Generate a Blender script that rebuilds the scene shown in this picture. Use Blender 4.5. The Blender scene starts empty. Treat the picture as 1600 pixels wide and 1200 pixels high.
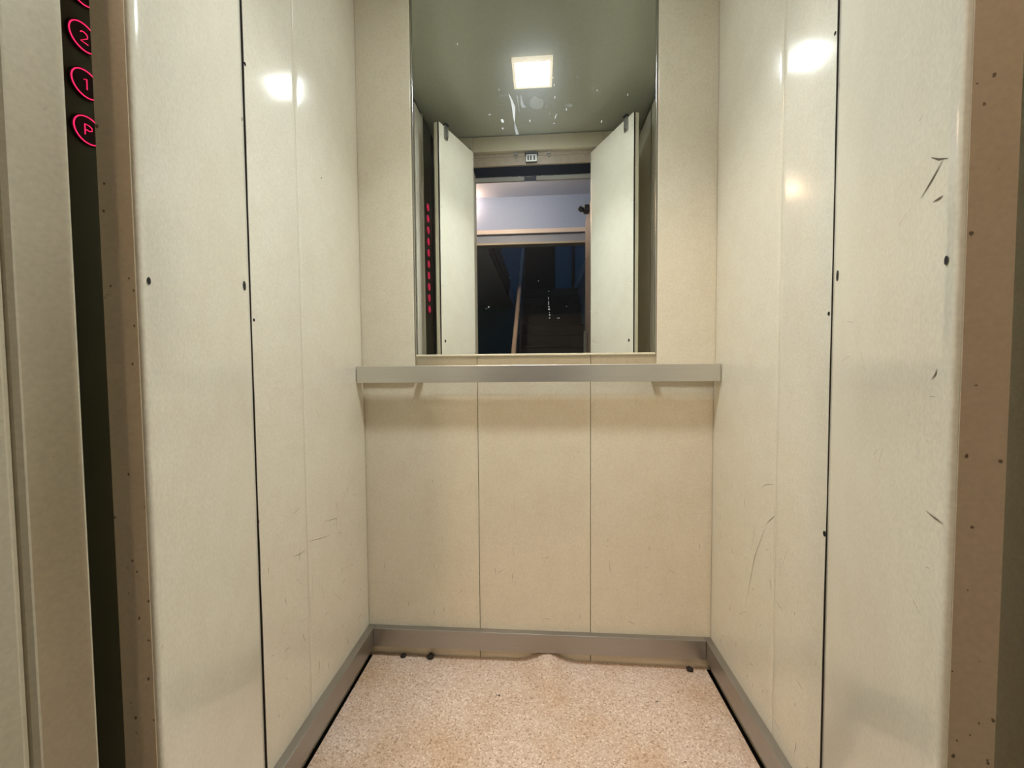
import bpy, bmesh, math, random
from mathutils import Vector, Matrix
random.seed(7)
S = bpy.context.scene
C = S.collection

# ------------------------------------------------------------------ camera, sky, exposure
F_PX, YAW, PITCH, ROLL, EYE = 633.09, 0.0716, -0.0403, -0.0078, 0.9178
cd = bpy.data.cameras.new('camera'); cam = bpy.data.objects.new('camera', cd); C.objects.link(cam)
cd.sensor_fit = 'HORIZONTAL'; cd.sensor_width = 36.0; cd.lens = 36.0 * F_PX / 1600.0
cd.clip_start = 0.01; cd.clip_end = 60
fw = Vector((-math.sin(YAW) * math.cos(PITCH), math.cos(YAW) * math.cos(PITCH), math.sin(PITCH)))
r0 = Vector((math.cos(YAW), math.sin(YAW), 0)); u0 = r0.cross(fw)
rt = r0 * math.cos(ROLL) + u0 * math.sin(ROLL); up = u0 * math.cos(ROLL) - r0 * math.sin(ROLL)
m3 = Matrix((rt, up, -fw)).transposed()
cam.matrix_world = Matrix.Translation((0, 0, EYE)) @ m3.to_4x4()
S.camera = cam

w = bpy.data.worlds.new('night_sky'); S.world = w; w.use_nodes = True
w.node_tree.nodes['Background'].inputs[0].default_value = (0.10, 0.28, 0.60, 1)
w.node_tree.nodes['Background'].inputs[1].default_value = 0.32

LAMP_COL, LAMP_POW, LAMP_BEAM = (0.93, 1.0, 1.03), 66.0, 5.2   # square ceiling lamp of the cabin: diffuser glow, downward beam in W
HALL_COL, HALL_POW = (1.0, 0.60, 0.36), 30.0         # warm globes on the landing beam
FILL_POW = 150.0                                      # added fill globe under the landing ceiling, brightens the lower walls
S.view_settings.view_transform = 'Standard'
S.view_settings.look = 'None'
S.view_settings.exposure = -0.08
S.view_settings.gamma = 1.0
S.view_settings.use_curve_mapping = False
try:
    S.cycles.sample_clamp_indirect = 12.0
    S.cycles.max_bounces = 16; S.cycles.diffuse_bounces = 8; S.cycles.glossy_bounces = 10
except Exception:
    pass

# ------------------------------------------------------------------ measures of the place (metres)
XL, XR, YB = -0.5586, 0.5114, 1.2422                  # cabin side walls and back wall
YF = 0.290                                            # inner face of the front wall
ZC = 2.145                                            # ceiling
JL, JR = -0.3595, 0.3265                                # door opening
YM = YB - 0.006                                       # mirror surface
LEAF_L = ((-0.3436, 0.3285), (-0.458, 0.6147))        # pivot end, free end of each open leaf
LEAF_R = ((0.2623, 0.2775), (0.4136, 0.6115))
LEAF_TOP = 2.038

# ------------------------------------------------------------------ materials
def mat(name):
    m = bpy.data.materials.new(name); m.use_nodes = True
    nt = m.node_tree
    return m, nt, nt.nodes['Principled BSDF']

def node(nt, kind, **kw):
    n = nt.nodes.new(kind)
    for k, v in kw.items():
        if k in n.inputs: n.inputs[k].default_value = v
        else: setattr(n, k, v)
    return n

def ramp(nt, fac, stops):
    n = nt.nodes.new('ShaderNodeValToRGB')
    e = n.color_ramp.elements
    while len(e) < len(stops): e.new(0.5)
    for i, (p, c) in enumerate(stops):
        e[i].position = p; e[i].color = (*c, 1) if len(c) == 3 else c
    nt.links.new(fac, n.inputs[0])
    return n.outputs[0]

def mix(nt, a, b, fac, mode='MIX'):
    n = nt.nodes.new('ShaderNodeMixRGB'); n.blend_type = mode
    for s, v in ((1, a), (2, b), (0, fac)):
        if hasattr(v, 'is_linked'): nt.links.new(v, n.inputs[s])
        elif isinstance(v, (int, float)): n.inputs[s].default_value = v
        else: n.inputs[s].default_value = (*v, 1)
    return n.outputs[0]

def plain(name, col, rough=0.5, metal=0.0, spec=0.5, emit=None, power=0.0, grain=0.0):
    m, nt, b = mat(name)
    b.inputs['Base Color'].default_value = (*col, 1)
    b.inputs['Roughness'].default_value = rough
    b.inputs['Metallic'].default_value = metal
    b.inputs['Specular IOR Level'].default_value = spec
    if grain:
        co = node(nt, 'ShaderNodeTexCoord')
        nz = node(nt, 'ShaderNodeTexNoise', Scale=60.0, Detail=4.0)
        nt.links.new(co.outputs['Object'], nz.inputs['Vector'])
        k = tuple(c * (1 - grain) for c in col); h = tuple(min(1, c * (1 + grain)) for c in col)
        nt.links.new(ramp(nt, nz.outputs[0], [(0.3, k), (0.7, h)]), b.inputs['Base Color'])
    if emit:
        b.inputs['Emission Color'].default_value = (*emit, 1)
        b.inputs['Emission Strength'].default_value = power
    return m

def cream_paint(name, base, grime=0.25, rough=0.11, coat=0.4):
    """glossy enamel on sheet metal: faint mottle, fine orange peel, scattered dark grime specks, hairline scratches in the gloss"""
    m, nt, b = mat(name)
    co = node(nt, 'ShaderNodeTexCoord').outputs['Object']
    fine = node(nt, 'ShaderNodeTexNoise', Scale=260.0, Detail=3.0); nt.links.new(co, fine.inputs['Vector'])
    mid = node(nt, 'ShaderNodeTexNoise', Scale=14.0, Detail=5.0, Roughness=0.6); nt.links.new(co, mid.inputs['Vector'])
    c1 = ramp(nt, fine.outputs[0], [(0.3, tuple(x * 0.93 for x in base)), (0.7, tuple(min(1, x * 1.05) for x in base))])
    c2 = ramp(nt, mid.outputs[0], [(0.28, (0.95, 0.93, 0.90)), (0.62, (1, 1, 1))])
    col = mix(nt, c1, c2, 0.8, 'MULTIPLY')
    sp = node(nt, 'ShaderNodeTexNoise', Scale=75.0, Detail=6.0, Roughness=0.72); nt.links.new(co, sp.inputs['Vector'])
    mk = node(nt, 'ShaderNodeTexNoise', Scale=4.0, Detail=3.0); nt.links.new(co, mk.inputs['Vector'])
    s1 = ramp(nt, sp.outputs[0], [(0.66, (0, 0, 0)), (0.74, (1, 1, 1))])
    s2 = ramp(nt, mk.outputs[0], [(0.45, (0, 0, 0)), (0.70, (1, 1, 1))])
    k = mix(nt, s1, s2, 1.0, 'MULTIPLY')
    kk = mix(nt, k, (grime * 2.2,) * 3, 1.0, 'MULTIPLY')
    col = mix(nt, col, (0.10, 0.065, 0.035), kk)
    nt.links.new(col, b.inputs['Base Color'])
    b.inputs['Roughness'].default_value = rough
    b.inputs['Specular IOR Level'].default_value = 0.5
    b.inputs['Coat Weight'].default_value = coat
    b.inputs['Coat Roughness'].default_value = 0.30
    # orange peel + long shallow waves of the sheet
    wav = node(nt, 'ShaderNodeTexNoise', Scale=7.0, Detail=1.0); nt.links.new(co, wav.inputs['Vector'])
    pe = node(nt, 'ShaderNodeTexNoise', Scale=420.0, Detail=2.0); nt.links.new(co, pe.inputs['Vector'])
    b1 = node(nt, 'ShaderNodeBump', Strength=0.07, Distance=0.0004); nt.links.new(pe.outputs[0], b1.inputs['Height'])
    b2 = node(nt, 'ShaderNodeBump', Strength=0.22, Distance=0.004); nt.links.new(wav.outputs[0], b2.inputs['Height'])
    nt.links.new(b1.outputs[0], b2.inputs['Normal'])
    nt.links.new(b2.outputs[0], b.inputs['Normal'])
    return m

CREAM = (0.80, 0.755, 0.63)
M_WALL = cream_paint('cream_enamel', CREAM, 0.22)
M_BACK = cream_paint('cream_enamel_matt', (0.78, 0.71, 0.56), 0.22, 0.11, 0.2)
M_LEAF = cream_paint('cream_enamel_door', (0.82, 0.785, 0.665), 0.20)
M_EDGE_SHADED = cream_paint('cream_enamel_edge_shaded', (0.52, 0.43, 0.30), 0.85, 0.34, 0.0)  # browner base holds the warm dim light on leaf ends; grime is wear
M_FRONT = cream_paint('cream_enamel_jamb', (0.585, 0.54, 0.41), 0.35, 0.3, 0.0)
M_DARK = plain('dark_gap', (0.012, 0.010, 0.008), 0.8)
M_HOLE = plain('black_hole', (0.006, 0.005, 0.004), 0.9)
M_SCUFF = plain('brown_scuff', (0.14, 0.10, 0.06), 0.6)
M_CEIL = plain('dark_grey_ceiling', (0.44, 0.465, 0.395), 0.25, 0.0, 0.5, grain=0.03)
M_RUB = plain('black_rubber', (0.02, 0.014, 0.012), 0.75, spec=0.2)
M_BEZ = plain('cream_lamp_frame', (0.75, 0.68, 0.50), 0.35)
M_LFR = plain('lamp_frame_bloom', (0.8, 0.74, 0.6), 0.4, emit=(1.0, 0.84, 0.6), power=0.55)  # emission puts lamp light and bloom into the frame's colour
M_LAMP = plain('lamp_diffuser', (0.9, 0.9, 0.9), 0.4, emit=LAMP_COL, power=LAMP_POW)
M_FILL = plain('fill_globe_glow', (0.9, 0.85, 0.8), 0.3, emit=(1.0, 0.76, 0.52), power=FILL_POW)  # glow of the added fill globe
M_HALL = plain('globe_glass', (0.9, 0.85, 0.8), 0.3, emit=HALL_COL, power=HALL_POW)
M_RED = plain('lit_red', (0.6, 0.02, 0.08), 0.4, emit=(1.0, 0.02, 0.115), power=1.6)
M_CAP = plain('dark_button_cap', (0.035, 0.018, 0.02), 0.22)
M_STEEL = plain('dull_steel', (0.34, 0.33, 0.30), 0.35, 1.0)
M_BLACK = plain('black_iron', (0.012, 0.012, 0.014), 0.5)
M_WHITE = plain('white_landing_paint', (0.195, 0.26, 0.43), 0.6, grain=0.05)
M_LIT_TRIM = plain('lit_trim_paint', (0.42, 0.385, 0.385), 0.5)  # pinkish paint, made paler for the strong lamp light on it
M_TEAL = plain('teal_wall_paint', (0.03, 0.17, 0.235), 0.55, grain=0.15)
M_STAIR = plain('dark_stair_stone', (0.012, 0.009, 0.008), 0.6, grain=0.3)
M_HFLOOR = plain('landing_floor_tile', (0.13, 0.11, 0.09), 0.5, grain=0.2)
M_WOOD = plain('brown_door_paint', (0.20, 0.155, 0.125), 0.4, grain=0.2)
M_RAIL = plain('worn_rail_paint', (0.30, 0.23, 0.17), 0.45, grain=0.15)
M_DUST = plain('pale_dust', (0.55, 0.48, 0.40), 0.9)
M_SILL = plain('grey_painted_sill', (0.30, 0.29, 0.27), 0.6)
M_SMEAR = plain('dried_smear', (0.80, 0.84, 0.86), 0.5)

def brushed(name='brushed_aluminium', k=1.2):
    m, nt, b = mat(name)
    co = node(nt, 'ShaderNodeTexCoord').outputs['Object']
    mp = node(nt, 'ShaderNodeMapping'); mp.inputs['Scale'].default_value = (2, 2, 900)
    nt.links.new(co, mp.inputs[0])
    nz = node(nt, 'ShaderNodeTexNoise', Scale=3.0, Detail=3.0); nt.links.new(mp.outputs[0], nz.inputs['Vector'])
    nt.links.new(ramp(nt, nz.outputs[0], [(0.3, (0.60 * k, 0.585 * k, 0.555 * k)), (0.7, (0.70 * k, 0.685 * k, 0.655 * k))]), b.inputs['Base Color'])
    b.inputs['Metallic'].default_value = 1.0
    b.inputs['Roughness'].default_value = 0.38
    return m
M_ALU = brushed()
M_BUMP = brushed('dull_brushed_aluminium', 0.66)

def bronze():
    m, nt, b = mat('dark_bronze_plate')
    b.inputs['Base Color'].default_value = (0.125, 0.125, 0.085, 1)
    b.inputs['Metallic'].default_value = 1.0
    b.inputs['Roughness'].default_value = 0.4
    return m
M_COP = bronze()

def mirror_mat():
    m, nt, b = mat('mirror_glass')
    b.inputs['Base Color'].default_value = (0.93, 0.95, 0.92, 1); b.inputs['Metallic'].default_value = 1.0
    b.inputs['Roughness'].default_value = 0.0
    h = nt.nodes.new('ShaderNodeBsdfPrincipled')
    h.inputs['Base Color'].default_value = (0.9, 0.95, 1.0, 1); h.inputs['Metallic'].default_value = 1.0; h.inputs['Roughness'].default_value = 0.30
    mx = nt.nodes.new('ShaderNodeMixShader'); mx.inputs[0].default_value = 0.02
    out = nt.nodes['Material Output']
    nt.links.new(b.outputs[0], mx.inputs[1]); nt.links.new(h.outputs[0], mx.inputs[2]); nt.links.new(mx.outputs[0], out.inputs[0])
    return m
M_MIRROR = mirror_mat()

def lino():
    m, nt, b = mat('speckled_linoleum')
    co = node(nt, 'ShaderNodeTexCoord').outputs['Object']
    v1 = node(nt, 'ShaderNodeTexVoronoi', Scale=290.0); nt.links.new(co, v1.inputs['Vector'])
    sep = node(nt, 'ShaderNodeSeparateColor'); nt.links.new(v1.outputs['Color'], sep.inputs[0])
    c = ramp(nt, sep.outputs[0], [(0.0, (0.38, 0.25, 0.16)), (0.10, (0.58, 0.42, 0.31)), (0.5, (0.69, 0.53, 0.42)), (0.86, (0.73, 0.58, 0.47)), (0.93, (0.84, 0.71, 0.60))])
    v2 = node(nt, 'ShaderNodeTexVoronoi', Scale=95.0); nt.links.new(co, v2.inputs['Vector'])
    s2 = node(nt, 'ShaderNodeSeparateColor'); nt.links.new(v2.outputs['Color'], s2.inputs[0])
    lt = ramp(nt, s2.outputs[1], [(0.90, (0, 0, 0)), (0.93, (1, 1, 1))])
    ds = ramp(nt, v2.outputs['Distance'], [(0.25, (1, 1, 1)), (0.45, (0, 0, 0))])
    col = mix(nt, c, (0.80, 0.66, 0.53), mix(nt, mix(nt, lt, ds, 1.0, 'MULTIPLY'), (0.7,) * 3, 1.0, 'MULTIPLY'))
    n1 = node(nt, 'ShaderNodeTexNoise', Scale=4.2, Detail=4.0, Roughness=0.6); nt.links.new(co, n1.inputs['Vector'])
    st = ramp(nt, n1.outputs[0], [(0.42, (1, 1, 1)), (0.70, (0.82, 0.72, 0.58))])
    col = mix(nt, col, st, 1.0, 'MULTIPLY')
    nt.links.new(col, b.inputs['Base Color'])
    b.inputs['Roughness'].default_value = 0.5
    b.inputs['Specular IOR Level'].default_value = 0.35
    bp = node(nt, 'ShaderNodeBump', Strength=0.25, Distance=0.0006); nt.links.new(sep.outputs[0], bp.inputs['Height'])
    nt.links.new(bp.outputs[0], b.inputs['Normal'])
    return m
M_LINO = lino()

# ------------------------------------------------------------------ object helpers
ORG = {}
def _link(o, parent, org):
    C.objects.link(o)
    org = Vector(org); ORG[o.name] = org
    if parent:
        o.parent = parent; o.location = org - ORG[parent.name]
    else:
        o.location = org

def tag(o, label=None, cat=None, group=None, kind=None):
    if label: o['label'] = label
    if cat: o['category'] = cat
    if group: o['group'] = group
    if kind: o['kind'] = kind
    return o

def thing(name, label, cat, org, group=None, kind=None):
    o = bpy.data.objects.new(name, None); o.empty_display_size = 0.05
    _link(o, None, org)
    return tag(o, label, cat, group, kind)

class MB:
    """collects faces in world coordinates; build() links them as one mesh object"""
    def __init__(s): s.v = []; s.f = []; s.mi = []; s.sm = []
    def face(s, pts, mi=0, smooth=False):
        b = len(s.v); s.v += [tuple(p) for p in pts]; s.f.append(tuple(range(b, b + len(pts)))); s.mi.append(mi); s.sm.append(smooth); return s
    def box(s, a, b, mi=0, bev=0.0, M=None):
        bm = bmesh.new(); bmesh.ops.create_cube(bm, size=1.0)
        cx = [(a[i] + b[i]) / 2 for i in range(3)]; sz = [abs(b[i] - a[i]) for i in range(3)]
        for v in bm.verts: v.co = Vector([cx[i] + v.co[i] * sz[i] for i in range(3)])
        if bev > 0:
            bmesh.ops.bevel(bm, geom=list(bm.edges), offset=min(bev, min(sz) * 0.45), segments=2, affect='EDGES', profile=0.5)
        return s.add(bm, mi, M)
    def add(s, bm, mi=0, M=None, smooth=False):
        bm.verts.ensure_lookup_table(); k = len(s.v)
        s.v += [tuple((M @ v.co) if M else v.co) for v in bm.verts]
        for f in bm.faces:
            s.f.append(tuple(k + v.index for v in f.verts)); s.mi.append(mi); s.sm.append(smooth)
        bm.free(); return s
    def tube(s, pts, r, mi=0, n=10):
        pts = [Vector(p) for p in pts]; k = len(s.v)
        for i, p in enumerate(pts):
            t = (pts[min(i + 1, len(pts) - 1)] - pts[max(i - 1, 0)]).normalized()
            a = t.cross(Vector((0, 0, 1)));  a = a.normalized() if a.length > 1e-3 else Vector((1, 0, 0))
            b = t.cross(a)
            for j in range(n):
                q = 2 * math.pi * j / n
                s.v.append(tuple(p + a * r * math.cos(q) + b * r * math.sin(q)))
        for i in range(len(pts) - 1):
            for j in range(n):
                s.f.append((k + i * n + j, k + i * n + (j + 1) % n, k + (i + 1) * n + (j + 1) % n, k + (i + 1) * n + j)); s.mi.append(mi); s.sm.append(True)
        s.f.append(tuple(k + j for j in range(n))[::-1]); s.mi.append(mi); s.sm.append(False)
        e = k + (len(pts) - 1) * n
        s.f.append(tuple(e + j for j in range(n))); s.mi.append(mi); s.sm.append(False)
        return s
    def cyl(s, c, axis, r, h, mi=0, n=24, r2=None):
        """cylinder from c along axis"""
        c = Vector(c); ax = Vector(axis).normalized()
        bm = bmesh.new(); bmesh.ops.create_cone(bm, cap_ends=True, segments=n, radius1=r, radius2=r if r2 is None else r2, depth=h)
        M = Matrix.Translation(c + ax * h / 2) @ ax.to_track_quat('Z', 'Y').to_matrix().to_4x4()
        return s.add(bm, mi, M)
    def build(s, name, mats, parent=None, org=None, recalc=True):
        xs = [[p[i] for p in s.v] for i in range(3)]
        if org is None:
            org = ((min(xs[0]) + max(xs[0])) / 2, (min(xs[1]) + max(xs[1])) / 2, min(xs[2]))
        me = bpy.data.meshes.new(name)
        me.from_pydata([(p[0] - org[0], p[1] - org[1], p[2] - org[2]) for p in s.v], [], s.f)
        for m in (mats if isinstance(mats, (list, tuple)) else [mats]): me.materials.append(m)
        me.polygons.foreach_set('material_index', s.mi); me.polygons.foreach_set('use_smooth', s.sm)
        me.update()
        if recalc:
            bm = bmesh.new(); bm.from_mesh(me); bmesh.ops.remove_doubles(bm, verts=bm.verts, dist=1e-6)
            bmesh.ops.recalc_face_normals(bm, faces=bm.faces); bm.to_mesh(me); bm.free()
        o = bpy.data.objects.new(name, me); _link(o, parent, org)
        return o

def copy_tree(o, parent=None):
    c = o.copy(); C.objects.link(c); c.parent = parent
    for ch in list(o.children): copy_tree(ch, c)
    return c

def sheet(mb, P0, U, N, L, z0, z1, t, bow, r=0.003, nu=26, nz=30, marks=(), mw=0.0016, mi_mark=1, mi=0):
    """a folded sheet-metal panel: starts at P0 (x, y), runs L along U, faces N, from z0 to z1, depth t behind; both long edges
    are rounded by r; bow(s, z) lifts its face; marks are scratches given as (s, z) lines on it"""
    U = Vector((U[0], U[1], 0)).normalized(); N = Vector((N[0], N[1], 0)).normalized(); P0 = Vector((P0[0], P0[1], 0))
    ss = [0, r * 0.15, r * 0.4, r] + [r + (L - 2 * r) * i / nu for i in range(1, nu)] + [L - r, L - r * 0.4, L - r * 0.15, L]
    def drop(q):
        e = min(q, L - q)
        return 0 if e >= r else r - math.sqrt(max(0, r * r - (r - e) ** 2))
    zs = [z0 + (z1 - z0) * j / nz for j in range(nz + 1)]
    def pt(q, z, lift=0.0): return P0 + U * q + N * (bow(q, z) - drop(q) + lift) + Vector((0, 0, z))
    k = len(mb.v)
    for z in zs:
        for q in ss: mb.v.append(tuple(pt(q, z)))
    n = len(ss)
    for j in range(nz):
        for i in range(n - 1):
            mb.f.append((k + j * n + i, k + j * n + i + 1, k + (j + 1) * n + i + 1, k + (j + 1) * n + i)); mb.mi.append(mi); mb.sm.append(True)
    for e, q in ((0, 0.0), (n - 1, L)):
        for j in range(nz):
            a, b = Vector(mb.v[k + j * n + e]), Vector(mb.v[k + (j + 1) * n + e])
            mb.face([a, b, P0 + U * q - N * t + Vector((0, 0, zs[j + 1])), P0 + U * q - N * t + Vector((0, 0, zs[j]))], mi)
    for z, row in ((z0, 0), (z1, nz)):
        top = [Vector(mb.v[k + row * n + i]) for i in range(n)]
        mb.face(top + [P0 + U * L - N * t + Vector((0, 0, z)), P0 - N * t + Vector((0, 0, z))], mi)
    mb.face([P0 - N * t + Vector((0, 0, z0)), P0 + U * L - N * t + Vector((0, 0, z0)), P0 + U * L - N * t + Vector((0, 0, z1)), P0 - N * t + Vector((0, 0, z1))], mi)
    for line in marks:
        wid = mw * random.uniform(0.7, 1.3)
        m = len(line)
        for i in range(m - 1):
            (s0, a0), (s1, a1) = line[i], line[i + 1]
            d = math.hypot(s1 - s0, a1 - a0) or 1e-6
            ns, na = -(a1 - a0) / d, (s1 - s0) / d
            w0 = wid * (0.25 if i == 0 else 1) / 2; w1 = wid * (0.25 if i == m - 2 else 1) / 2
            mb.face([pt(s0 - ns * w0, a0 - na * w0, 0.0003), pt(s1 - ns * w1, a1 - na * w1, 0.0003), pt(s1 + ns * w1, a1 + na * w1, 0.0003), pt(s0 + ns * w0, a0 + na * w0, 0.0003)], mi_mark, True)
    return pt

def disc(mb, pt, s, z, rs, rz, lift, mi, n=14):
    mb.face([pt(s + rs * math.cos(2 * math.pi * i / n), z + rz * math.sin(2 * math.pi * i / n), lift) for i in range(n)], mi)

def flat(q, z): return 0.0

# scratches, (y, z) on the side walls, (x, z) on the back wall, (distance along, z) on the leaves
MARK_L = [[(0.8534, 0.4984), (0.882, 0.4909), (0.9102, 0.4901)], [(0.9160, 0.5057), (0.9632, 0.4921), (1.0152, 0.4802)], [(1.012, 0.4815), (1.0171, 0.5189)], [(0.986, 0.5274), (1.0502, 0.5115), (1.0489, 0.4855)], [(1.0196, 0.5041), (1.0529, 0.4963)], [(1.0963, 0.5713), (1.1103, 0.5484)], [(0.8867, 0.3808), (0.9113, 0.3736)], [(0.8793, 0.3334), (0.9104, 0.3241)], [(0.9186, 0.3828), (0.9193, 0.2875)], [(0.9308, 0.414), (0.9304, 0.3504)], [(0.9719, 0.3676), (0.9792, 0.33)], [(1.0237, 0.3217), (1.0666, 0.2738)], [(1.0666, 0.559), (1.0535, 0.5067)], [(1.1717, 0.4854), (1.1863, 0.4324)], [(0.9648, 0.8176), (0.984, 0.7912)], [(0.8205, 0.4265), (0.8261, 0.4047)], [(0.8843, 0.1747), (0.8938, 0.156)], [(0.8141, 0.2943), (0.825, 0.2892)], [(0.8164, 0.2497), (0.8247, 0.2374)], [(0.8649, 0.4411), (0.8933, 0.4122)]]
MARK_R = [[(0.9561, 0.5405), (0.9954, 0.4589), (1.0367, 0.3079)], [(0.9487, 0.5583), (0.928, 0.5771), (0.918, 0.5879)], [(0.8666, 0.539), (0.8875, 0.4892)], [(0.9923, 0.546), (1.0105, 0.4676)], [(0.9726, 0.6338), (0.9515, 0.6474), (0.9213, 0.6562)], [(0.9766, 0.3163), (0.9897, 0.2733)], [(1.0716, 0.5941), (1.0614, 0.5874)], [(1.1934, 0.5154), (1.1732, 0.5297)], [(1.0565, 0.4249), (1.0312, 0.4403)], [(0.9733, 0.2998), (0.9626, 0.3145)], [(1.0686, 0.2715), (1.0271, 0.3056)], [(1.0314, 0.848), (1.043, 0.825)], [(0.8927, 0.5076), (0.896, 0.4639)], [(0.9193, 0.8219), (0.9187, 0.7525)], [(0.9182, 0.5981), (0.9184, 0.4835)], [(0.8556, 0.4662), (0.8471, 0.4655)], [(0.8424, 0.1901), (0.838, 0.1846)], [(0.776, 0.3553), (0.771, 0.3664)]]
MARK_B = [[(0.2068, 0.3219), (0.2088, 0.2938), (0.2127, 0.2799)], [(-0.0839, 0.5169), (-0.0862, 0.4785)], [(-0.0839, 0.2487), (-0.0861, 0.2281)], [(-0.2181, 0.5575), (-0.2307, 0.5167)], [(0.076, 0.4312), (0.07, 0.3808)], [(-0.0931, 0.3567), (-0.0873, 0.3304)], [(0.294, 0.2622), (0.2922, 0.232)], [(0.3179, 0.4757), (0.3294, 0.4522)], [(0.4297, 0.4737), (0.4373, 0.466)], [(0.3393, 0.397), (0.3432, 0.3752)], [(-0.2902, 0.1925), (-0.2863, 0.1823)], [(-0.3098, 0.2625), (-0.3015, 0.269)], [(0.2383, 0.1535), (0.2461, 0.1295)], [(-0.4182, 0.4625), (-0.4126, 0.4317)]]
MARK_DL = [[(0.1822, 1.1954), (0.1858, 1.1892)], [(0.0076, 0.6676), (0.0051, 0.6645)], [(0.2684, 0.8385), (0.2735, 0.83)]]
MARK_DR = [[(0.0424, 1.0662), (0.0298, 1.0593), (0.0164, 1.0542)], [(0.0247, 1.0558), (0.039, 1.0496), (0.0582, 1.0432)], [(0.0367, 1.0328), (0.0277, 1.0318), (0.022, 1.0318)], [(0.0597, 1.1052), (0.0654, 1.1035)], [(0.0216, 0.9148), (0.0232, 0.9113), (0.029, 0.9072)], [(0.2574, 0.9287), (0.3016, 0.9223)], [(0.1256, 0.8416), (0.1387, 0.824)], [(0.1418, 0.8374), (0.1547, 0.8288)], [(0.031, 0.8125), (0.0156, 0.8122), (0.0047, 0.8121)], [(0.2557, 0.7623), (0.255, 0.7562)], [(0.0311, 0.8949), (0.023, 0.8955)], [(0.2738, 0.9713), (0.2439, 0.967)], [(0.2115, 0.9319), (0.1927, 0.9111)], [(0.0278, 0.7729), (0.0227, 0.7743)], [(0.0479, 0.7382), (0.0359, 0.7349)], [(0.0856, 1.0418), (0.1021, 1.0366)]]

def scuffs(n, s0, s1, z0, z1):
    out = []
    for _ in range(n):
        a, z = random.uniform(s0, s1), z0 + (z1 - z0) * random.random() ** 1.4
        l = random.uniform(0.005, 0.03); t = random.choice([1.45, 1.6, 1.75, 0.3, 2.7]) + random.uniform(-.25, .25)
        b = random.uniform(-.25, .25)
        out.append([(a, z), (a + l * .5 * math.cos(t), z + l * .5 * math.sin(t)), (a + l * .5 * math.cos(t) + l * .5 * math.cos(t + b), z + l * .5 * math.sin(t) + l * .5 * math.sin(t + b))])
    return out
MARK_B += scuffs(8, -0.53, -0.21, 0.12, 0.62) + scuffs(9, -0.18, 0.13, 0.12, 0.62) + scuffs(9, 0.17, 0.49, 0.12, 0.62)
MARK_L += scuffs(8, 0.76, 0.90, 0.12, 0.6) + scuffs(20, 0.92, 1.22, 0.12, 0.62)
MARK_R += scuffs(8, 0.76, 0.90, 0.12, 0.6) + scuffs(22, 0.92, 1.22, 0.12, 0.62)

# ================================================================== THE CABIN
# ---- floor: one sheet of linoleum with a buckle that rises towards the back wall
mb = MB()
nx, ny = 120, 90
x0, x1, y0, y1 = XL + 0.016, XR - 0.016, YF - 0.03, YB - 0.004
def fz(x, y):
    b = math.exp(-((y1 - y) / 0.11) ** 1.3); g = math.exp(-((x - 0.016) / 0.042) ** 2)
    far = 0.30 * math.exp(-((y1 - y) / 0.5)) * math.exp(-((x - 0.016) / 0.055) ** 2)
    edge = 0.0
    return 0.0235 * g * b + 0.030 * far - 0.002 * math.exp(-((y1 - y) / 0.06)) * math.exp(-((x - 0.13) / 0.06) ** 2) * 0 + 0.0012 * math.sin(9 * x + 1) * b
for j in range(ny + 1):
    for i in range(nx + 1):
        x = x0 + (x1 - x0) * i / nx; y = y0 + (y1 - y0) * j / ny
        mb.v.append((x, y, fz(x, y)))
for j in range(ny):
    for i in range(nx):
        a = j * (nx + 1) + i
        mb.f.append((a, a + 1, a + nx + 2, a + nx + 1)); mb.mi.append(0); mb.sm.append(True)
mb.box((x0, y0, -0.03), (x1, y1, -0.006))
# worn chips where the dark backing shows
def chip(x, y, r, mi=1):
    n = 9
    mb.face([(x + r * random.uniform(.5, 1.2) * math.cos(6.283 * i / n), y + 0.8 * r * random.uniform(.5, 1.2) * math.sin(6.283 * i / n), fz(x, y) + 0.0006) for i in range(n)], mi)
for x, y, r in [(-0.3485, 1.1204, .0030), (-0.1212, 1.093, .0042), (-0.128, 1.094, .0025), (0.3137, 1.1004, .0040), (0.309, 1.097, .0025), (0.322, 1.101, .002), (0.33, 0.93, .003)]:
    chip(x, y, r)
o = mb.build('floor', [M_LINO, plain('worn_backing', (0.07, 0.05, 0.03), 0.8)], None, (0, 0.75, 0), recalc=False)
tag(o, 'pinkish speckled linoleum floor of the cabin, buckled up at the back wall', 'floor', kind='structure')

mb = MB(); mb.box((XL - 0.03, YF - 0.036, -0.06), (XR + 0.03, YB + 0.03, -0.0305))
mb.build('subfloor', M_DARK, o)

# ---- crumbs of dirt in the gap at the back
for k, (x, y, r, lb) in enumerate([(-0.4424, 1.2265, 0.009, 'dark dirt clump on the floor under the back rail, in its left corner'),
                                   (-0.3547, 1.2285, 0.012, 'dark dirt clump under the back rail, second from the left corner'),
                                   (0.4436, 1.2235, 0.011, 'dark dirt clump on the floor under the back rail near the right corner')]):
    bm = bmesh.new(); bmesh.ops.create_icosphere(bm, subdivisions=2, radius=r)
    for v in bm.verts:
        v.co *= random.uniform(0.75, 1.15); v.co.z *= 0.55
    mb = MB(); mb.add(bm, 0, Matrix.Translation((x, y, fz(x, y) + r * 0.45)), True)
    tag(mb.build('dirt_clump', plain('dirt', (0.03, 0.022, 0.014), 0.95)), lb, 'dirt', 'crumbs of dirt along the back edge')

# ---- ceiling
mb = MB(); mb.box((XL - 0.02, YF - 0.035, ZC), (XR + 0.02, YB + 0.03, ZC + 0.03))
ceil = tag(mb.build('ceiling', M_CEIL, None), 'dark grey glossy cabin ceiling around the square lamp', 'ceiling', kind='structure')

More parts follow.
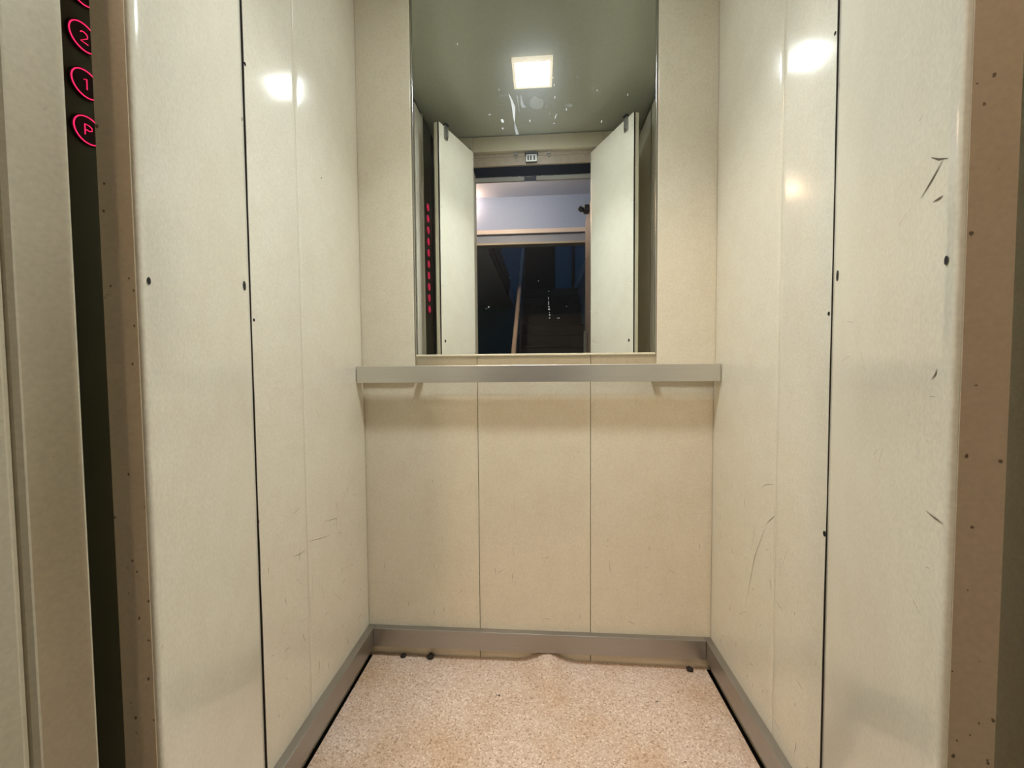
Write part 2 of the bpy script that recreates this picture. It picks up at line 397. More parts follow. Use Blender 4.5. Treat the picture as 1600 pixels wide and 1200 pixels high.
# ---- back wall: dark carcass, three tall panels, two filler panels either side of the mirror
mb = MB(); mb.box((XL - 0.02, YB + 0.012, -0.03), (XR + 0.02, YB + 0.03, ZC))
wall_back = tag(mb.build('wall_back', M_DARK), 'cream back wall of three tall metal panels behind rail and mirror', 'wall', kind='structure')
S1, S2 = -0.1965, 0.1500
def bowb(L, a):
    return lambda q, z: a * math.sin(math.pi * q / L)
for (a, b) in ((XL + 0.0002, S1 - 0.0007), (S1 + 0.0007, S2 - 0.0007), (S2 + 0.0007, XR - 0.0002)):
    mb = MB()
    mk = [[(x - a, z) for x, z in l] for l in MARK_B if a < l[0][0] < b]
    sheet(mb, (a, YB), (1, 0), (0, -1), b - a, -0.01, 2.128, 0.011, bowb(b - a, 0.0004), 0.0016, marks=mk, mw=0.0010)
    mb.build('panel', [M_BACK, M_SCUFF], wall_back, recalc=False)
ZFIL = 0.885
for (a, b) in ((XL + 0.0003, -0.3890), (0.3425, XR - 0.0003)):
    mb = MB()
    sheet(mb, (a, YB - 0.0115), (1, 0), (0, -1), b - a, ZFIL, 2.128, 0.0108, bowb(b - a, 0.0006), 0.0015)
    mb.build('filler_panel', [M_BACK, M_SCUFF], wall_back, recalc=False)

# ---- mirror
MX0, MX1, MZ0, MZ1 = -0.3845, 0.3380, 0.9545, 2.120
mir = thing('mirror', 'tall frameless wall mirror above the metal handrail, smeared with dried drips', 'mirror', ((MX0 + MX1) / 2, YM, MZ0))
mb = MB(); mb.box((MX0 + 0.003, YM, MZ0 + 0.006), (MX1 - 0.003, YB - 0.001, MZ1))
def blob(x, z, rx, rz, rot=0.0, n=11, mi=1):
    c, s_ = math.cos(rot), math.sin(rot)
    pts = []
    for i in range(n):
        k = random.uniform(.7, 1.15); a = rx * k * math.cos(6.283 * i / n); b = rz * k * math.sin(6.283 * i / n)
        pts.append((x + a * c - b * s_, YM - 0.0003, z + a * s_ + b * c))
    mb.face(pts, mi)
def strip(pts, ws, mi=1):
    for i in range(len(pts) - 1):
        (xa, za), (xb, zb) = pts[i], pts[i + 1]
        mb.face([(xa - ws[i], YM - 0.0003, za), (xb - ws[i + 1], YM - 0.0003, zb), (xb + ws[i + 1], YM - 0.0003, zb), (xa + ws[i], YM - 0.0003, za)], mi)
strip([(-0.0915, 1.7313), (-0.084, 1.714), (-0.0775, 1.693), (-0.0765, 1.668), (-0.0755, 1.650)], [.0008, .0026, .0050, .0030, .0006])
strip([(-0.066, 1.726), (-0.064, 1.705), (-0.060, 1.676)], [.0010, .0014, .0003], 2)
strip([(-0.075, 1.650), (-0.071, 1.628), (-0.066, 1.612)], [.0010, .0035, .0042], 2)
strip([(-0.056, 1.728), (-0.052, 1.700), (-0.047, 1.690)], [.0010, .0040, .0060], 2)
for x, z, rx, rz, ro, mi in [(-0.1113, 1.6542, .0042, .0060, .5, 1), (-0.110, 1.632, .0030, .0040, .6, 2), (0.0786, 1.6776, .0016, .0034, 0, 1), (0.045, 1.715, .0018, .0036, 0, 1),
                             (0.0431, 1.7494, .0016, .0050, 0, 1), (0.0396, 1.771, .0016, .0030, 0, 1), (-0.0292, 1.6507, .0014, .0050, .2, 1), (0.0466, 1.658, .0014, .0060, -.4, 1),
                             (0.041, 1.640, .0036, .0018, 0, 2), (0.049, 1.665, .0040, .0020, 0, 2), (0.2566, 1.7105, .0014, .0040, -.3, 1), (0.181, 1.638, .0018, .0040, -.3, 1),
                             (-0.244, 1.885, .0014, .0036, .2, 1), (-0.15, 1.675, .0050, .0022, 0, 2), (0.085, 1.690, .0130, .0060, 0, 3), (-0.108, 1.728, .0150, .0050, 0, 3), (-0.01, 1.70, .0200, .0200, 0, 3),
                             (0.168, 1.728, .0016, .0050, -.2, 2), (0.155, 1.735, .0012, .0030, 0, 2), (0.11, 1.77, .0014, .0040, .3, 2), (-0.12, 1.745, .0016, .0040, .2, 2), (0.02, 1.69, .002, .002, 0, 2), (0.004, 1.685, .0016, .002, 0, 2), (0.03, 1.668, .002, .0016, 0, 2)]:
    blob(x, z, rx, rz, ro, mi=mi)
# dried drips in front of the stairs
for x, z, rx, rz in [(0.0235, 1.125, .0008, .0050), (0.024, 1.112, .0010, .0060), (0.0245, 1.100, .0022, .0026), (0.0252, 1.093, .0034, .0026), (0.026, 1.083, .0010, .0030), (0.027, 1.076, .0022, .0024), (0.0265, 1.067, .0016, .0030), (0.0535, 1.066, .0050, .0010), (0.0245, 1.147, .0012, .0014), (-0.158, 1.103, .0026, .0028), (-0.165, 1.098, .0012, .0012), (-0.006, 1.178, .0010, .0014), (0.078, 1.100, .0012, .0012), (0.1485, 1.085, .0014, .0016), (0.1665, 1.081, .0018, .0014), (-0.070, 1.165, .0008, .0008), (-0.092, 1.190, .0007, .0014)]:
    blob(x, z, rx, rz, 0, 9, 2)
def film(name, a):
    m, nt, b = mat(name)
    b.inputs['Base Color'].default_value = (0.72, 0.78, 0.82, 1); b.inputs['Roughness'].default_value = 0.5; b.inputs['Alpha'].default_value = a
    return m
mb.build('mirror_glass', [M_MIRROR, M_SMEAR, film('thin_smear', 0.42), film('faint_film', 0.10)], mir, recalc=False)
mb = MB(); mb.box((MX0, YM - 0.007, MZ0 - 0.0005), (MX1, YB - 0.001, MZ0 + 0.0055), bev=0.001)
mb.build('bottom_channel', M_BEZ, mir)
for a, b in ((MX0 - 0.001, MX0 + 0.002), (MX1 - 0.002, MX1 + 0.001)):
    mb = MB(); mb.box((a, YM - 0.004, MZ0), (b, YB - 0.001, MZ1), bev=0.0006)
    mb.build('side_channel', plain('bright_steel', (0.75, 0.76, 0.74), 0.18, 1.0) if a < 0 else bpy.data.materials['bright_steel'], mir)

# ---- handrail across the back wall
HR = thing('handrail', 'flat grey metal handrail spanning the back wall under the mirror', 'handrail', ((XL + XR) / 2, 1.197, 0.875))
mb = MB(); mb.box((XL + 0.0035, 1.1871, 0.875), (XR - 0.0035, 1.2055, 0.9255), bev=0.0012)
mb.build('rail', M_ALU, HR)
for x in (-0.374, 0.337):
    mb = MB(); mb.box((x - 0.010, 1.2057, 0.878), (x + 0.010, YB - 0.0005, 0.8845), bev=0.001)
    mb.box((x - 0.010, 1.2057, 0.878), (x + 0.010, 1.2085, 0.918), bev=0.0005)
    mb.build('bracket', M_STEEL, HR)

# ---- low bumper rails standing off the walls
def bumper(name, a, b, lb):
    mb = MB(); mb.box(a, b, bev=0.0012)
    return tag(mb.build(name, M_BUMP), lb, 'bumper rail', kind='structure')
bumper('baseboard_back', (XL + 0.0235, YB - 0.0215, 0.0355), (XR - 0.0215, YB - 0.0006, 0.0936), 'brushed metal bumper rail along the foot of the back wall')
bumper('baseboard_left', (XL + 0.0010, 0.672, 0.0345), (XL + 0.0230, YB - 0.0006, 0.0936), 'brushed metal bumper rail along the foot of the left wall')
bumper('baseboard_right', (XR - 0.0210, 0.635, 0.0345), (XR - 0.0010, YB - 0.0006, 0.0936), 'brushed metal bumper rail along the foot of the right wall')

# ---- side walls
def bow_side(L, amp, wav):
    def f(q, z):
        return amp * math.sin(math.pi * q / L) + wav * math.sin(3.1 * z + 5 * q) * math.sin(math.pi * q / L)
    return f
YS = 0.9143                                           # joint between the two panels of each side wall
def side_wall(name, X, n, front, marks, dots, label, pan_front):
    back = X - n * 0.012
    mb = MB(); mb.box((min(back, back - n * 0.02), YF - 0.035, -0.03), (max(back, back - n * 0.02), YB + 0.01, ZC))
    wl = tag(mb.build(name, M_DARK), label, 'wall', kind='structure')
    for (a, b, amp, tilt) in ((YS + 0.0005, YB + 0.004, 0.0007, 0.0), (front, YS - 0.0005, 0.0012, 0.0)):
        L = b - a
        mk = [[(y - a, z) for y, z in l] for l in marks if a < l[0][0] < b]
        mb = MB()
        pt = sheet(mb, (X, a), (0, 1), (n, 0), L, -0.01, 2.110, 0.0115, bow_side(L, amp, 0.0006), 0.0014, marks=mk, mw=0.0012)
        for (y, z, r) in dots:
            if a + r < y < b - r: disc(mb, pt, y - a, z, r, r * 1.25, 0.0004, 2)
        mb.build('panel', [M_WALL, M_SCUFF, M_HOLE], wl, recalc=False)
    mb = MB()                                         # the panel beside the door, behind the open leaf
    sheet(mb, (X, pan_front[0]), (0, 1), (n, 0), pan_front[1] - pan_front[0], -0.01, 2.110, 0.0115, flat, 0.0014)
    mb.build('panel', [M_WALL, M_SCUFF, M_HOLE], wl, recalc=False)
    return wl
wall_left = side_wall('wall_left', XL, 1, 0.668, MARK_L, [(0.7563, 1.0146, .0028), (0.7482, 0.6176, .0035), (1.0205, 1.4069, .0018), (0.7552, 1.4978, .003)],
                      'cream enamelled left side wall of tall metal panels with a dark joint', (0.548, 0.644))
wall_right = side_wall('wall_right', XR, -1, 0.605, MARK_R, [(0.7623, 1.0093, .003), (0.7589, 0.6135, .0042), (0.7629, 1.4911, .0028)],
                       'cream enamelled right side wall of tall metal panels, scratched low down', (0.2735, 0.574))
mb = MB(); mb.box((XR - 0.004, 0.5255, 0.0), (XR + 0.0005, 0.5295, 2.12))
mb.build('joint_strip', M_STEEL, wall_right)

# ---- front wall with the door opening, seen in the mirror
YO = YF - 0.0385
mb = MB()
pj = [(XL - 0.01, YO), (-0.366, YO), (-0.3625, YO + 0.0015), (-0.361, YO + 0.0045), *[(-0.361 + 0.0048 * (i / 10) ** 1.7, 0.2575 + 0.0300 * i / 10) for i in range(11)], (-0.3566, 0.2889), (-0.3592, YF), (XL - 0.01, YF)]
for z, sgn in ((-0.03, -1), (2.14, 1)): mb.face([(x, y, z) for x, y in pj][::sgn])
for i in range(len(pj)):
    (xa, ya), (xb, yb) = pj[i], pj[(i + 1) % len(pj)]; mb.face([(xa, ya, -0.03), (xb, yb, -0.03), (xb, yb, 2.14), (xa, ya, 2.14)], 0, 4 <= i <= 13)
mb.box((XL - 0.01, 0.2490, -0.03), (JL - 0.0040, YO - 0.0003, 2.14))
mb.box((JR, YO, -0.03), (XR + 0.01, YF, 2.14), bev=0.0025)
mb.box((JL + 0.0035, YO, 2.063), (JR, YF, 2.14), bev=0.0015)
wall_front = tag(mb.build('wall_front', M_FRONT), 'cream front wall of the cabin around the door opening', 'wall', kind='structure')
mb = MB(); mb.box((JL + 0.001, YO - 0.002, 2.000), (JR - 0.001, YO + 0.012, 2.0625), bev=0.001)
mb.box((JL + 0.001, YO + 0.0121, 2.0435), (JR - 0.001, YO + 0.0145, 2.0625))
stop = mb.build('door_stop', plain('taupe_stop_paint', (0.37, 0.30, 0.23), 0.4, grain=0.08), wall_front)
mb = MB(); mb.box((-0.075, YO + 0.0147, 2.006), (-0.015, YO + 0.030, 2.046), bev=0.002)
mb.box((-0.080, YO + 0.0147, 2.046), (-0.010, YO + 0.036, 2.052), 1, bev=0.001)
for xx in (-0.066, -0.052, -0.034): mb.box((xx, YO + 0.0302, 2.014), (xx + 0.008, YO + 0.032, 2.038), 1)
mb.build('lock_catch', [M_STEEL, M_BLACK], wall_front)
for xx in (-0.128, 0.047):
    mb = MB(); mb.box((xx - 0.010, YO + 0.0147, 2.047), (xx + 0.010, YO + 0.024, 2.0615), bev=0.001); mb.box((xx - 0.004, YO + 0.0147, 2.035), (xx + 0.004, YO + 0.020, 2.047), bev=0.001)
    mb.build('keeper', M_STEEL, wall_front)

# ---- ceiling lamp
LX, LY, LH = -0.0285, 0.741, 0.0815
lamp = thing('ceiling_light', 'square cream-framed lamp glowing white in the cabin ceiling', 'ceiling light', (LX, LY, ZC))
mb = MB(); zb = ZC - 0.016
for a, b, c, d_ in ((-LH, LH, -LH, -LH + 0.012), (-LH, LH, LH - 0.012, LH), (-LH, -LH + 0.012, -LH + 0.012, LH - 0.012), (LH - 0.012, LH, -LH + 0.012, LH - 0.012)):
    mb.box((LX + a, LY + c, zb), (LX + b, LY + d_, ZC - 0.0003), bev=0.0015)
mb.build('frame', M_LFR, lamp)
mb = MB(); k = LH - 0.0125
mb.box((LX - k, LY - k, zb + 0.002), (LX + k, LY + k, ZC - 0.004))
mb.build('diffuser', M_LAMP, lamp)
ld_ = bpy.data.lights.new('lamp_beam', 'AREA'); ld_.shape = 'SQUARE'; ld_.size = 2 * k - 0.004; ld_.energy = LAMP_BEAM; ld_.color = LAMP_COL if max(LAMP_COL) <= 1 else tuple(c / max(LAMP_COL) for c in LAMP_COL)
ld_.spread = math.radians(98)
lo_ = bpy.data.objects.new('lamp_beam', ld_); C.objects.link(lo_); lo_.parent = lamp; lo_.location = (0, 0, zb + 0.001 - ZC)

# ---- the two open leaves of the cabin door
def leaf(name, A, B, side, marks, thick, holes, label):
    """A pivot end, B free end; side = -1 for the left leaf (back towards -x)"""
    A, B = Vector((*A, 0)), Vector((*B, 0)); U = (B - A); L = U.length; U.normalize()
    N = Vector((U.y, -U.x, 0)) if side < 0 else Vector((-U.y, U.x, 0))     # towards the middle of the cabin
    root = thing(name, label, 'door leaf', ((A + B) / 2), kind='structure')
    mb = MB()
    pt = sheet(mb, A + U * 0.0018, U, N, L - 0.0018, 0.018, LEAF_TOP, thick, lambda q, z: 0.0005 * math.sin(math.pi * q / L) + 0.0005 * math.sin(2.3 * z + 8 * q) * math.sin(math.pi * q / L), 0.0045, marks=marks, mw=0.0016)
    for (s_, z, r) in holes:
        disc(mb, pt, s_, z, r, r * 1.1, 0.0005, 2, 18)
    for s_, zz in ((0.012, 2.00), (0.012, 1.72), (0.012, 1.33), (L - 0.014, 1.985), (L - 0.014, 1.66), (L - 0.014, 1.30)):
        disc(mb, pt, s_, zz, 0.0026, 0.0026, 0.0006, 3, 10)
    mb.build('leaf_panel', [M_LEAF, M_SCUFF, M_HOLE, M_STEEL], root, recalc=False)
    # end face towards the landing: capped edge, worn, its base browned for dim warm light
    mb = MB()
    e = A + U * 0.0012
    q = [e - N * 0.0035, e - N * (thick - 0.0005)]
    mb.box((0, 0, 0), (1, 1, 1)) if False else None
    for z0, z1 in ((0.018, LEAF_TOP),):
        p0, p1 = q; t = -U * 0.0012
        c = [p0, p1, p1 + t, p0 + t]
        lo = [v + Vector((0, 0, z0)) for v in c]; hi = [v + Vector((0, 0, z1)) for v in c]
        mb.face(lo[::-1]); mb.face(hi)
        for i in range(4): mb.face([lo[i], lo[(i + 1) % 4], hi[(i + 1) % 4], hi[i]])
        # chips and scuffs along the worn edge
        for _ in range(85):
            zz = random.choice([random.uniform(0.05, 1.9), random.uniform(0.05, 0.8)]); f = random.random() ** (2.0 if random.random() < .6 else 0.8); r = random.uniform(.0004, .0012) * (1.7 if random.random() < .08 else 1)
            ctr = p0.lerp(p1, 0.03 + 0.94 * f) + t * 1.25 + Vector((0, 0, zz)); ax = (p1 - p0).normalized()
            n = 8
            mb.face([ctr + ax * (r * random.uniform(.5, 1.1) * math.cos(6.283 * i / n)) + Vector((0, 0, r * random.uniform(.6, 1.7) * math.sin(6.283 * i / n))) for i in range(n)], 1)
    mb.build('end_cap', [M_EDGE_SHADED, M_SCUFF], root)
    # dark seal along the free edge
    mb = MB(); nzs = 40; rows = []
    for i in range(nzs + 1):
        z = 0.02 + (LEAF_TOP - 0.022) * i / nzs; wv = 0.0008 + 0.0006 * math.sin(4.0 * z + 1) + random.uniform(-.0003, .0003)
        g = [B - N * 0.0045 + U * 0.0004, B + N * wv + U * 0.0004, B + N * wv + U * 0.004, B - N * 0.0045 + U * 0.004]
        rows.append([v + Vector((0, 0, z)) for v in g])
    for i in range(nzs):
        for k in range(4): mb.face([rows[i][k], rows[i][(k + 1) % 4], rows[i + 1][(k + 1) % 4], rows[i + 1][k]])
    mb.face(rows[0]); mb.face(rows[-1])
    mb.build('seal', M_RUB, root)
    # spring catch at the top of the free side
    ls = L - 0.052
    M = Matrix((( U.x, N.x, 0, 0), (U.y, N.y, 0, 0), (0, 0, 1, 0), (0, 0, 0, 1)))
    M = Matrix.Translation(A + U * ls) @ M
    mb = MB(); mb.box((-0.012, 0.0012, LEAF_TOP - 0.058), (0.012, 0.0075, LEAF_TOP + 0.004), M=M, bev=0.001)
    mb.box((-0.007, 0.0076, LEAF_TOP - 0.050), (0.007, 0.0125, LEAF_TOP - 0.006), M=M, bev=0.001)
    ca = mb.build('catch', M_STEEL, root)
    mb = MB(); mb.box((-0.011, -0.016, LEAF_TOP + 0.0045), (0.011, 0.016, LEAF_TOP + 0.0105), M=M, bev=0.001)
    mb.box((-0.006, -0.004, LEAF_TOP + 0.0107), (0.006, 0.008, LEAF_TOP + 0.017), M=M, bev=0.001)
    mb.build('bolt', M_BLACK, ca)
    # pivot pins at the pivot end
    mb = MB(); pz = A + U * 0.02 - N * thick / 2
    mb.cyl(pz + Vector((0, 0, LEAF_TOP - 0.001)), (0, 0, 1), 0.006, 0.02, n=14); mb.cyl(pz + Vector((0, 0, 0.0)), (0, 0, 1), 0.006, 0.019, n=14)
    mb.build('pivot_pin', M_STEEL, root)
    return root
leaf('door_1', LEAF_L[0], LEAF_L[1], -1, MARK_DL, 0.0265, [(0.2784, 1.045, 0.0066), (0.0107, 0.9976, 0.0030)], 'cream metal door leaf swung open against the left wall by the button panel')
leaf('door_2', LEAF_R[0], LEAF_R[1], 1, MARK_DR, 0.0250, [(0.3345, 1.0387, 0.0066), (0.0130, 0.9866, 0.0028)], 'cream metal door leaf with scratched face swung open against the right wall')

# ---- control panel on the left wall beside the door
PX = XL + 0.0035
cop = thing('control_panel', 'dark metal button panel between left wall and door, red lit buttons', 'control panel', (XL, 0.466, 0.02))
mb = MB(); mb.box((XL - 0.010, 0.395, 0.02), (PX, 0.5415, 2.12), bev=0.0015)
plate = mb.build('plate', M_COP, cop)
mb = MB(); mb.box((XL - 0.002, 0.5418, 0.02), (PX + 0.0035, 0.5475, 2.12), bev=0.0008)
mb.build('edge_strip', M_ALU, cop)
GLYPH = {'P': [[(-.32, -.5), (-.32, .5), (.1, .5), (.32, .36), (.32, .12), (.1, -.02), (-.32, -.02)]],
         '1': [[(-.2, .34), (.05, .5), (.05, -.5)]],
         '2': [[(-.32, .3), (-.2, .46), (.0, .5), (.22, .44), (.32, .26), (.28, .06), (-.32, -.5), (.34, -.5)]],
         '3': [[(-.3, .42), (0, .5), (.26, .4), (.28, .16), (.02, .03), (.3, -.12), (.3, -.36), (.02, -.5), (-.32, -.42)]],
         '4': [[(.16, -.5), (.16, .5), (-.34, -.18), (.34, -.18)]],
         '5': [[(.3, .5), (-.26, .5), (-.3, .06), (.06, .1), (.32, -.08), (.3, -.36), (.04, -.5), (-.32, -.42)]],
         '6': [[(.24, .5), (-.18, .2), (-.32, -.2), (-.16, -.46), (.12, -.5), (.32, -.3), (.26, -.06), (0, .04), (-.28, -.1)]],
         '7': [[(-.32, .5), (.32, .5), (-.08, -.5)]],
         '8': [[(0, .04), (-.26, .2), (-.22, .42), (0, .5), (.22, .42), (.26, .2), (0, .04), (-.3, -.14), (-.28, -.4), (0, -.5), (.28, -.4), (.3, -.14), (0, .04)]],
         '9': [[(.28, .1), (0, -.04), (-.26, .06), (-.32, .3), (-.12, .5), (.16, .46), (.32, .2), (.18, -.2), (-.24, -.5)]]}
BR = 0.0180
for k, ch in enumerate('P123456789'):
    bz = 1.2125 + 0.0555 * k; by = 0.4715
    mb = MB(); mb.cyl((PX, by, bz), (1, 0, 0), BR, 0.0022, n=40)
    bt = mb.build('button', M_CAP, cop)
    mb = MB(); n = 48; ri, ro = BR - 0.0026, BR - 0.0016
    ring = [[(PX + x, by + r * math.cos(6.2832 * i / n), bz + r * math.sin(6.2832 * i / n)) for i in range(n)] for x, r in ((0.0023, ro), (0.0030, ro), (0.0030, ri), (0.0023, ri))]
    for a in range(4):
        A_, B_ = ring[a], ring[(a + 1) % 4]
        for i in range(n): mb.face([A_[i], A_[(i + 1) % n], B_[(i + 1) % n], B_[i]])
    mb.build('lit_ring', M_RED, bt)
    mb = MB(); sc = 0.0125
    for line in GLYPH[ch]:
        mb.tube([(PX + 0.0026, by + px * sc, bz + pz * sc) for px, pz in line], 0.00046, n=6)
    mb.build('numeral', M_RED, bt)

# ================================================================== THE LANDING, seen only in the mirror
YW = 0.150                                            # outer face of the landing wall
LJL, LJR = -0.3605, 0.322                             # landing door opening
HX0, HX1, HY1 = -2.3, 2.0, -6.4
def struct(name, mb, m, label, cat): return tag(mb.build(name, m), label, cat, kind='structure')

# landing door frame: posts and head, beyond the gap of the shaft
mb = MB()
mb.box((LJL - 0.06, 0.150, -0.03), (LJL, 0.2482, 1.992), bev=0.002)
mb.box((LJR + 0.004, 0.150, -0.03), (LJR + 0.064, 0.2482, 1.992), bev=0.002)
fr = struct('trim_1', mb, M_FRONT, 'grey-cream posts of the landing door frame at the cabin entrance', 'door frame')
mb = MB()
mb.box((LJL - 0.0005, 0.178, 1.949), (-0.0865, 0.192, 1.9725), bev=0.001)
mb.box((-0.0205, 0.178, 1.949), (LJR + 0.0045, 0.192, 1.9725), bev=0.001)
sl = mb.build('head_strip', M_SILL, fr)
mb = MB()
for _ in range(30):
    x = random.uniform(LJL + 0.02, LJR - 0.02)
    if -0.10 < x < -0.01 and random.random() < .6: continue
    l = random.uniform(.004, .018); h = random.uniform(.001, .004)
    if abs(x + 0.115) < .02 or abs(x - 0.02) < .03: h *= 2
    bm = bmesh.new(); bmesh.ops.create_icosphere(bm, subdivisions=1, radius=1)
    mb.add(bm, 0, Matrix.Translation((x, 0.187, 1.9727)) @ Matrix.Diagonal((l, .004, h, 1)))
tag(mb.build('dust', M_DUST, fr), kind='stuff')
mb = MB(); mb.box((LJL - 0.06, 0.150, 1.993), (LJR + 0.064, 0.158, 2.35))
mb.build('shaft_void_sheet', plain('shaft_shade', (0.010, 0.014, 0.035), 0.35), fr)  # dark sheet puts the unlit shaft void above the frame into colour

mb = MB()
mb.box((HX0, 0.085, -0.03), (LJL - 0.061, 0.1495, 2.745)); mb.box((LJR + 0.065, 0.085, -0.03), (HX1, 0.1495, 2.745)); mb.box((LJL - 0.061, 0.085, 1.993), (LJR + 0.065, 0.1495, 2.745))
struct('wall_landing', mb, M_WHITE, 'white wall on the landing around the lift doorway', 'wall')
mb = MB(); mb.box((HX0, HY1, -0.06), (HX1, YW - 0.001, -0.002))
mb.box((LJL - 0.05, YW - 0.0005, -0.06), (LJR + 0.05, YO - 0.006, -0.002))
struct('floor_landing', mb, M_HFLOOR, 'dark tiled floor of the landing outside the cabin', 'floor')
mb = MB(); mb.box((HX0, -1.93, 2.745), (HX1, 0.1495, 2.80))
struct('ceiling_landing', mb, plain('landing_ceiling_paint', (0.50, 0.56, 0.72), 0.6, grain=0.05), 'pale lilac-white ceiling of the landing seen in the mirror', 'ceiling')
# beam and floor edge above the stairs
mb = MB(); mb.box((HX0, -2.03, 2.396), (HX1, -1.93, 2.80))
bme = struct('trim_2', mb, M_WHITE, 'pale lilac-white beam across the landing above the stairs', 'beam')
mb = MB(); mb.box((HX0, -2.04, 2.352), (HX1, -1.915, 2.3955)); mb.build('pale_moulding', M_LIT_TRIM, bme)
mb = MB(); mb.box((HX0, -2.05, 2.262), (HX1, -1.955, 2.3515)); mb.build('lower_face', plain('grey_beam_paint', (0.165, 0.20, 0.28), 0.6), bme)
mb = MB(); mb.box((HX0, -2.06, 2.243), (HX1, -1.935, 2.2615)); mb.build('edge_bead', plain('dull_edge', (0.28, 0.25, 0.20), 0.6), bme)
# slab of the floor above, left of the stair well
mb = MB(); mb.box((HX0, HY1, 2.243), (-0.575, -2.061, 2.50)); mb.box((0.66, HY1, 2.243), (HX1, -2.061, 2.50))
slab = struct('ceiling_slab', mb, plain('grey_soffit', (0.40, 0.42, 0.46), 0.7), 'grey underside of the floor above, left of the stairs', 'ceiling')
mb = MB(); mb.box((-0.5745, -4.75, 2.20), (-0.555, -2.061, 2.56)); mb.box((-0.554, -4.75, 2.28), (-0.535, -2.061, 2.46)); mb.build('slab_edge', M_BLACK, slab)
# shell walls
mb = MB(); mb.box((HX0 - 0.05, HY1, -0.06), (HX0 - 0.001, 0.1495, 2.80)); mb.box((HX0 - 0.05, HY1, 2.801), (HX0 - 0.001, -1.93, 4.4))
struct('wall_landing_left', mb, M_TEAL, 'dark teal wall on the far left of the landing', 'wall')
mb = MB(); mb.box((HX1 + 0.001, HY1, -0.06), (HX1 + 0.05, 0.1495, 2.80)); mb.box((HX1 + 0.001, HY1, 2.801), (HX1 + 0.05, -1.93, 4.4))
struct('wall_landing_right', mb, M_TEAL, 'dark teal wall on the far right of the landing', 'wall')
mb = MB(); mb.box((HX0 - 0.05, HY1 - 0.05, -0.06), (-0.345, HY1 - 0.001, 4.4)); mb.box((0.32, HY1 - 0.05, -0.06), (HX1 + 0.05, HY1 - 0.001, 4.4)); mb.box((-0.345, HY1 - 0.05, -0.06), (0.32, HY1 - 0.001, 2.1)); mb.box((-0.345, HY1 - 0.05, 3.75), (0.32, HY1 - 0.001, 4.4))
wf = struct('wall_stairwell', mb, M_TEAL, 'dark teal wall at the top of the stairs around a black doorway', 'wall')
mb = MB(); mb.box((-0.345, HY1 - 0.08, 2.1), (0.32, HY1 - 0.052, 3.75)); mb.build('dark_doorway', M_HOLE, wf)
for x in (-0.88, 0.70):
    mb = MB(); mb.tube([(x, HY1 + 0.04, 2.26), (x, HY1 + 0.04, 4.2)], 0.035, n=12)
    mb.build('pipe', M_BLACK, wf)
# stairs
STX0, STX1, SY, TR, RI, NS = -0.285, 0.60, -1.39, 0.2392, 0.1692, 13
mb = MB()
prof = [(SY, 0.0)]
for i in range(NS):
    y = SY - TR * i; prof += [(y, RI * (i + 1)), (y - TR, RI * (i + 1))]
prof += [(SY - TR * NS - 1.2, RI * NS), (SY - TR * NS - 1.2, RI * NS - 0.2), (SY - TR * NS, RI * NS - 0.25), (SY - 0.3, 0.0)]
l = [(STX0, y, z) for y, z in prof]; r_ = [(STX1, y, z) for y, z in prof]
mb.face(l); mb.face(r_[::-1])
for i in range(len(prof)):
    j = (i + 1) % len(prof); mb.face([l[i], r_[i], r_[j], l[j]])
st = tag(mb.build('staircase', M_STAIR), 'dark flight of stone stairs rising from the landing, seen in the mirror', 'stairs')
mb = MB()
for i in range(NS):
    y = SY - TR * i; mb.box((STX0 + 0.01, y - 0.02, RI * (i + 1) + 0.0003), (STX1 - 0.01, y + 0.012, RI * (i + 1) + 0.006))
mb.build('nosing', plain('worn_nosing', (0.05, 0.04, 0.032), 0.5), st)
mb = MB(); mb.box((STX1 + 0.002, SY - 3.2, 0), (STX1 + 0.055, SY - 0.15, 2.242))
struct('wall_stairs', mb, plain('grey_blue_wall', (0.10, 0.15, 0.19), 0.6, grain=0.1), 'grey-blue wall along the right of the stairs', 'wall')
# stair railing
rail = thing('stair_railing', 'worn brown stair railing on the left of the dark stairs', 'railing', (STX0 + 0.02, SY, 0))
def flight(dy): return RI / TR * dy
xr = STX0 + 0.012
mb = MB(); pts = [(xr, SY + 0.05, 0.86)] + [(xr, SY - d_, 0.93 + flight(d_)) for d_ in (0.12, 1.0, 2.0, 2.9)]
mb.tube(pts, 0.026, n=12); mb.build('rail', M_RAIL, rail)
for d_ in (0.12, 0.84, 1.56, 2.28, 2.75):
    i = int(d_ / TR) + 1
    mb = MB(); mb.box((xr - 0.010, SY - d_ - 0.010, RI * i + 0.0004), (xr + 0.010, SY - d_ + 0.010, 0.91 + flight(d_)))
    mb.build('baluster', M_BLACK, rail)
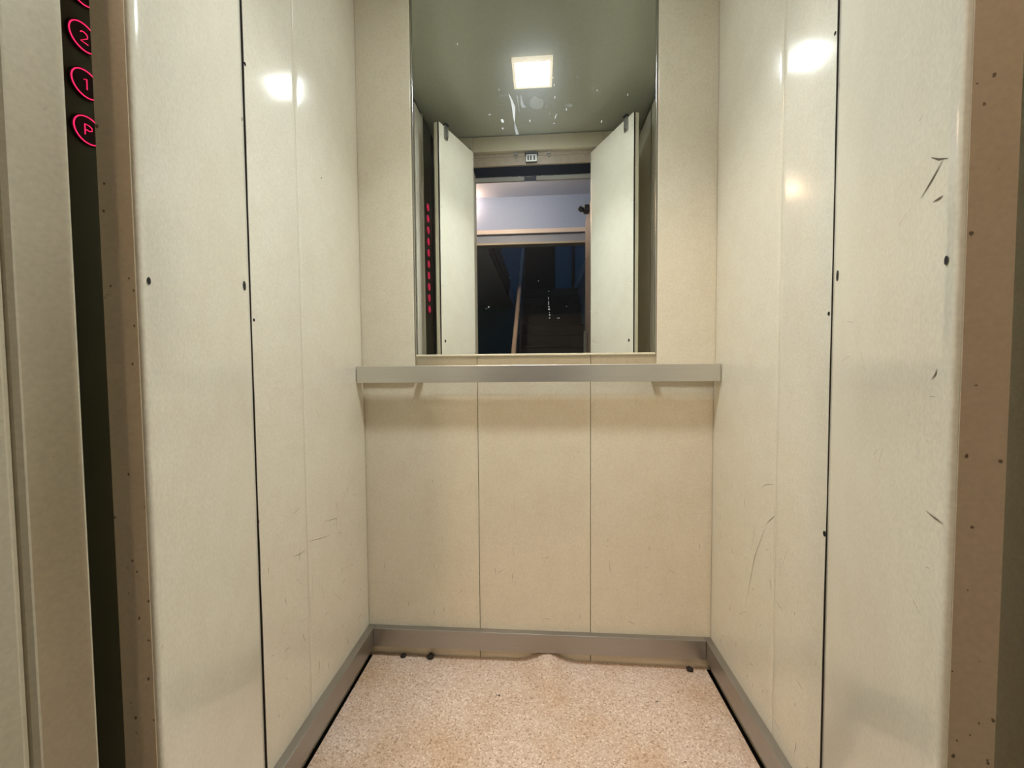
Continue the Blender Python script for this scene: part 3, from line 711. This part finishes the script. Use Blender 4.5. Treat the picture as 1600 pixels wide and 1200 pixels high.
# landing door, swung open, with its arm
ld = thing('landing_door', 'brown landing door standing open beside the right leaf, edge-on in the mirror', 'door', (0.318, 0.0, 0.0), kind='structure')
dA, dB = Vector((0.327, 0.075, 0)), Vector((0.345, -0.72, 0)); dU = (dB - dA).normalized(); dN = Vector((dU.y, -dU.x, 0))
if dN.x > 0: dN = -dN
MD = Matrix(((dU.x, dN.x, 0, dA.x), (dU.y, dN.y, 0, dA.y), (0, 0, 1, 0), (0, 0, 0, 1)))
mb = MB(); mb.box((0, -0.035, 0.012), ((dB - dA).length, 0.0, 2.035), M=MD, bev=0.002); mb.build('door_panel', M_WOOD, ld)
mb = MB(); mb.box(((dB - dA).length + 0.0005, -0.034, 0.012), ((dB - dA).length + 0.003, -0.001, 1.24), M=MD); mb.build('edge_strip', M_STEEL, ld)
mb = MB(); mb.box((0.46, 0.0005, 1.995), (0.54, 0.035, 2.035), M=MD, bev=0.004); mb.tube([MD @ Vector((0.50, 0.03, 2.012)), MD @ Vector((0.50, 0.055, 2.016)), MD @ Vector((0.50, 0.066, 2.03))], 0.017)
mb.build('roller_arm', M_BLACK, ld)
mb = MB(); mb.box((0.60, 0.0005, 1.0), (0.62, 0.028, 1.18), M=MD, bev=0.004); mb.build('handle', M_STEEL, ld)
# warm globe on the beam
for GX, lb in ((-0.775, 'warm glowing globe lamp on the landing beam, just left of the doorway'), (-1.42, 'second warm globe lamp on the landing beam, farther left from the doorway')):
    GY, GZ = -1.825, 2.64
    gl = thing('wall_lamp', lb, 'lamp', (GX, -1.93, GZ), 'globe lamps on the landing beam')
    bm = bmesh.new(); bmesh.ops.create_uvsphere(bm, u_segments=28, v_segments=16, radius=0.07)
    mb = MB(); mb.add(bm, 0, Matrix.Translation((GX, GY, GZ)), True); mb.build('globe', M_HALL, gl)
    mb = MB(); mb.cyl((GX, -1.9295, GZ), (0, 1, 0), 0.05, 0.036, n=24); mb.build('base', M_WHITE, gl)
# added unseen fill globe outside the doorway, for the lower cabin walls
pl = thing('ceiling_light', 'added warm fill globe, unseen, under the landing ceiling outside the doorway', 'ceiling light', (-0.40, -0.95, 2.745))
mb = MB(); mb.cyl((-0.40, -0.95, 2.7445), (0, 0, -1), 0.06, 0.02, n=32); mb.cyl((-0.40, -0.95, 2.7243), (0, 0, -1), 0.02, 0.034, n=16); mb.build('base', M_BEZ, pl)
bm = bmesh.new(); bmesh.ops.create_uvsphere(bm, u_segments=32, v_segments=16, radius=0.095)
mb = MB(); mb.add(bm, 0, Matrix.Translation((-0.40, -0.95, 2.595)), True); mb.build('globe', M_FILL, pl)
